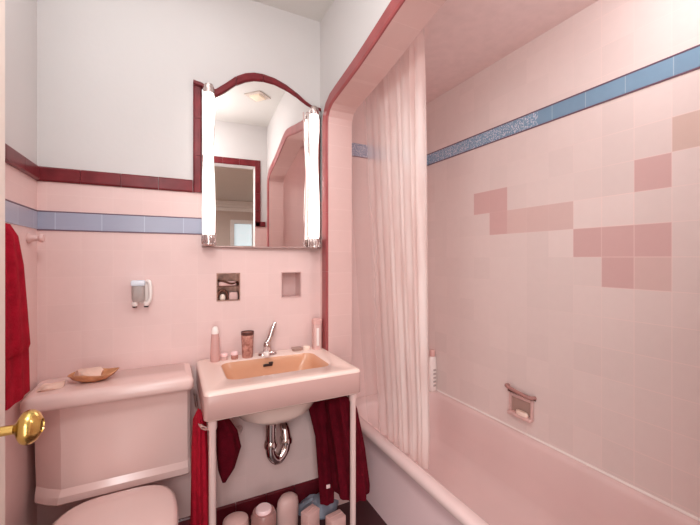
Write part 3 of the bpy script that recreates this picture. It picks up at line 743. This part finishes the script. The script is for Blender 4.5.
for k in range(9):
    y = 1.90 - k * .085
    bm = BM(); tube(bm, [(RX + .020 * math.sin(a), y, RZ - .014 + .032 * math.cos(a)) for a in [2 * PI * q / 16 for q in range(17)]], .0022, 6)
    obj('curtain_ring', bm, 'chrome_dull', cur)
bm = BM(); tube(bm, [(RX, YE - .004, RZ), (RX, 1.2, RZ), (RX, YN + .004, RZ)], .0115, 14)
tag(obj('curtain_rod', bm, 'chrome'), 'straight chrome rod carrying the shower curtain behind the arch', 'curtain rod')

# ------------------------------------------------------------------ towels
def towel_loft(bm, secs, fold=7, amp=.12, n=44, ph=0.0, sub=5):
    """secs: (z, cx, cy, rx, ry)"""
    rings = []
    for i in range(len(secs) - 1):
        for k in range(sub + (1 if i == len(secs) - 2 else 0)):
            t = k / sub; a, b = secs[i], secs[i + 1]
            z, cx_, cy_, rx, ry = [p + (q - p) * t for p, q in zip(a, b)]
            rings.append(circ(cx_, cy_, z, rx, ry, n, fold, amp, ph + 3.0 * z))
    loft(bm, rings)
t = thing('hanging_towel', 'crimson towel hanging on the left wall beside the door', 'towel', (XL + .035, 1.40, .845))
xw = XL + .034
bm = BM(); towel_loft(bm, [(.845, xw + .002, 1.412, .024, .116), (1.0, xw, 1.408, .025, .112), (1.15, xw, 1.392, .025, .096), (1.28, xw - .001, 1.376, .024, .074), (1.34, xw - .002, 1.360, .022, .050), (1.366, xw - .003, 1.350, .012, .026)], 9, .10)
obj('long_layer', bm, 'towel_red', t)
bm = BM(); towel_loft(bm, [(.990, xw + .006, 1.396, .026, .102), (1.0, xw + .006, 1.396, .029, .103), (1.10, xw + .005, 1.388, .028, .094), (1.25, xw + .003, 1.372, .027, .078), (1.335, xw + .001, 1.358, .024, .052), (1.368, xw, 1.348, .013, .028)], 8, .10, ph=1)
obj('top_layer', bm, 'towel_red', t)
t = thing('towel_hook', 'small pink ceramic towel post on left wall near the corner', 'towel hook', (XL, 1.673, 1.342))
bm = BM(); lathe(bm, [(.001, 0), (.020, 0), (.020, .006), (.013, .012), (.010, .028), (.016, .036), (.014, .044), (.001, .046)], (XL + .0005, 1.672, 1.342), 'X', 20); obj('post', bm, 'niche', t)

t = thing('bath_towel', 'crimson towel hanging between toilet tank and left sink leg', 'towel', (.095, 1.45, .05))
bm = BM(); towel_loft(bm, [(.05, .099, 1.452, .030, .074), (.30, .097, 1.452, .030, .074), (.55, .096, 1.452, .027, .070), (.655, .096, 1.452, .022, .066), (.681, .096, 1.452, .010, .060)], 7, .10); obj('folded_cloth', bm, 'towel_red', t)
t = thing('washcloth', 'small maroon washcloth dangling under the left side of the sink', 'cloth', (.20, 1.50, .38))
bm = BM(); towel_loft(bm, [(.375, .190, 1.50, .008, .010), (.42, .198, 1.50, .030, .030), (.50, .206, 1.50, .046, .040), (.57, .198, 1.50, .040, .040), (.64, .176, 1.50, .022, .034), (.712, .168, 1.50, .016, .030)], 5, .10); obj('cloth', bm, 'towel_dark', t)
t = thing('bath_towel', 'wide maroon towel hanging under right side of the sink, beside the tub', 'towel', (.69, 1.56, .15))
bm = BM(); towel_loft(bm, [(.20, .745, 1.475, .074, .100), (.23, .745, 1.475, .076, .100), (.40, .733, 1.50, .074, .110), (.58, .708, 1.535, .066, .13), (.655, .694, 1.545, .050, .13), (.692, .690, 1.55, .014, .12)], 9, .09); obj('folded_cloth', bm, 'towel_dark', t)
bm = BM(); towel_loft(bm, [(.105, .668, 1.575, .034, .030), (.22, .668, 1.58, .040, .034), (.42, .664, 1.59, .046, .045), (.56, .648, 1.60, .060, .06), (.655, .668, 1.61, .034, .06), (.690, .685, 1.61, .012, .05)], 6, .10); obj('rear_flap', bm, 'towel_dark', t)
bm = BM(); box(bm, .650, .668, 1.536, 1.541, .190, .206, bev=.001); obj('care_tag', bm, 'lidpink', t)

# ------------------------------------------------------------------ clutter on the floor under the sink
t = thing('canister', 'tall rounded pink plastic canister on floor, right of the lidded jar', 'canister', (.455, 1.60, 0))
bm = BM(); loft(bm, [ell(.486, 1.62, .052, .034, .001, .3), ell(.486, 1.62, .056, .036, .02, .3), ell(.488, 1.62, .056, .036, .11, .3), ell(.488, 1.62, .050, .034, .142, .3), ell(.486, 1.62, .034, .024, .158, .3), ell(.486, 1.62, .012, .010, .163, .3)]); obj('body', bm, 'plastic_rose', t)
t = thing('storage_jar', 'cloudy jar with shiny pale pink lid on floor under the sink', 'jar', (.37, 1.54, 0))
bm = BM(); lathe(bm, [(.001, 0.001), (.050, 0.001), (.054, .01), (.054, .15), (.046, .166), (.001, .166)], (.362, 1.560, 0)); obj('body', bm, 'clear', t)
bm = BM(); lathe(bm, [(.001, .166), (.034, .166), (.034, .176), (.030, .181), (.001, .182)], (.362, 1.560, 0)); obj('lid', bm, 'lidpink', t)
t = thing('plastic_tub', 'low rounded pink tub on floor under left side of the sink', 'tub', (.27, 1.56, 0))
bm = BM(); loft(bm, [ell(.250, 1.60, .050, .045, .001), ell(.250, 1.60, .056, .052, .02), ell(.250, 1.60, .058, .054, .11), ell(.250, 1.60, .052, .048, .138), ell(.250, 1.60, .030, .028, .152)]); obj('body', bm, 'plastic_pink', t)
def carton(x, y, w, d, h, rz, label, m):
    t = bmesh.new()
    box(t, -w / 2, w / 2, -d / 2, d / 2, 0, h, bev=.004)
    bm = BM(); add(bm, t)
    t2 = bmesh.new(); box(t2, -w / 2 + .004, w / 2 - .004, -.002, .002, h - .001, h + .002); add(bm, t2)
    o = obj('small_carton', bm, m); o.location = (x, y, .001); o.rotation_euler = (0, 0, rz)
    return tag(o, label, 'box', 'pink cartons under the sink')
carton(.578, 1.560, .075, .050, .100, .4, 'upright pink carton on floor beside the rounded pink canister', 'plastic_pink')
carton(.680, 1.500, .080, .055, .080, .15, 'pink carton on floor in front of the blue bag', 'plastic_pink')
# blue grey bag in the corner
bm = BM()
rings = []
for k, (z, s) in enumerate(((.001, 1.0), (.012, 1.06), (.032, .95), (.052, .62), (.062, .28))):
    rings.append([(.668 + s * .105 * (1 + .12 * math.sin(5 * a + k)) * math.cos(a), 1.682 + s * .072 * (1 + .12 * math.cos(4 * a + k)) * math.sin(a), z + .006 * math.sin(7 * a) * (k > 1)) for a in [2 * PI * q / 40 for q in range(40)]])
loft(bm, rings)
tag(obj('plastic_bag', bm, 'bluebag'), 'crumpled blue grey plastic bag on floor in the corner under the towel', 'bag')

# ------------------------------------------------------------------ ceiling fixture (seen in the mirror)
FXX, FYY = .53, .70
t = thing('ceiling_light', 'pale diamond shaped ceiling light seen reflected in the mirror', 'ceiling light', (FXX, FYY, ZC))
bm = BM(); rings = [[(FXX + r * math.cos(a), FYY + r * math.sin(a), z) for a in (0, PI / 2, PI, 3 * PI / 2)] for r, z in ((.10, ZC - .001), (.10, ZC - .008), (.085, ZC - .010))]; loft(bm, rings); obj('ceiling_plate', bm, 'medallion', t, False)
bm = BM(); rings = [[(FXX + r * math.cos(a), FYY + r * math.sin(a), z) for a in (0, PI / 2, PI, 3 * PI / 2)] for r, z in ((.066, ZC - .009), (.058, ZC - .022), (.03, ZC - .027))]; loft(bm, rings); obj('glass_shade', bm, 'fixture', t, False)

# ------------------------------------------------------------------ lights
def area(name, loc, rot, sx, sy, w, col=(1, 1, 1)):
    l = bpy.data.lights.new(name, 'AREA'); l.shape = 'RECTANGLE'; l.size = sx; l.size_y = sy; l.energy = w; l.color = col
    o = bpy.data.objects.new(name, l); C.objects.link(o); o.location = loc; o.rotation_euler = rot
    return o
CW = (.975, 1, 1)
area('room_ceiling_fill', (-.05, .95, ZC - .02), (0, 0, 0), .6, 1.2, 4, CW)  # added soft area light, apart from the ceiling fixture and unseen
def point(name, loc, r, w):
    l = bpy.data.lights.new(name, 'POINT'); l.energy = w; l.shadow_soft_size = r; l.color = CW
    o = bpy.data.objects.new(name, l); C.objects.link(o); o.location = loc
point('room_point_fill', (-.02, .52, 2.15), .14, 15.5)  # unseen point light above the frame, added to even out the room
area('alcove_fill', (1.26, .34, ZA - .10), (math.radians(64), 0, math.radians(14)), .40, .25, 5.8, CW)  # unseen tilted panel added to brighten the tub alcove
area('doorway_fill', (-.09, -.38, 1.08), (math.radians(90), 0, math.radians(-42)), .6, 1.6, 14.5, CW)  # frontal fill added behind the camera, no lamp stands in the doorway
area('hall_fill', (-.6, -2.0, HZ - .02), (0, 0, 0), .9, 1.5, 85, CW)  # unseen light added so the hall looks bright in the mirror

w = bpy.data.worlds.new('World'); bpy.context.scene.world = w; w.use_nodes = True
w.node_tree.nodes['Background'].inputs[0].default_value = (.8, .85, .9, 1); w.node_tree.nodes['Background'].inputs[1].default_value = .3

# ------------------------------------------------------------------ camera
cam = bpy.data.cameras.new('camera'); co = bpy.data.objects.new('camera', cam); C.objects.link(co)
cam.sensor_width = 36; cam.lens = 356 / 700 * 36; cam.clip_start = .01
cam.shift_y = -(262.5 - 258) / 700
co.location = (0, 0, 1.27)
co.rotation_euler = (PI / 2, 0, -math.atan(179 / 356))
sc = bpy.context.scene
sc.camera = co
sc.view_settings.view_transform = 'Standard'
sc.view_settings.exposure = 0.06
sc.cycles.max_bounces = 12; sc.cycles.diffuse_bounces = 8; sc.cycles.transparent_max_bounces = 24
sc.cycles.caustics_reflective = False
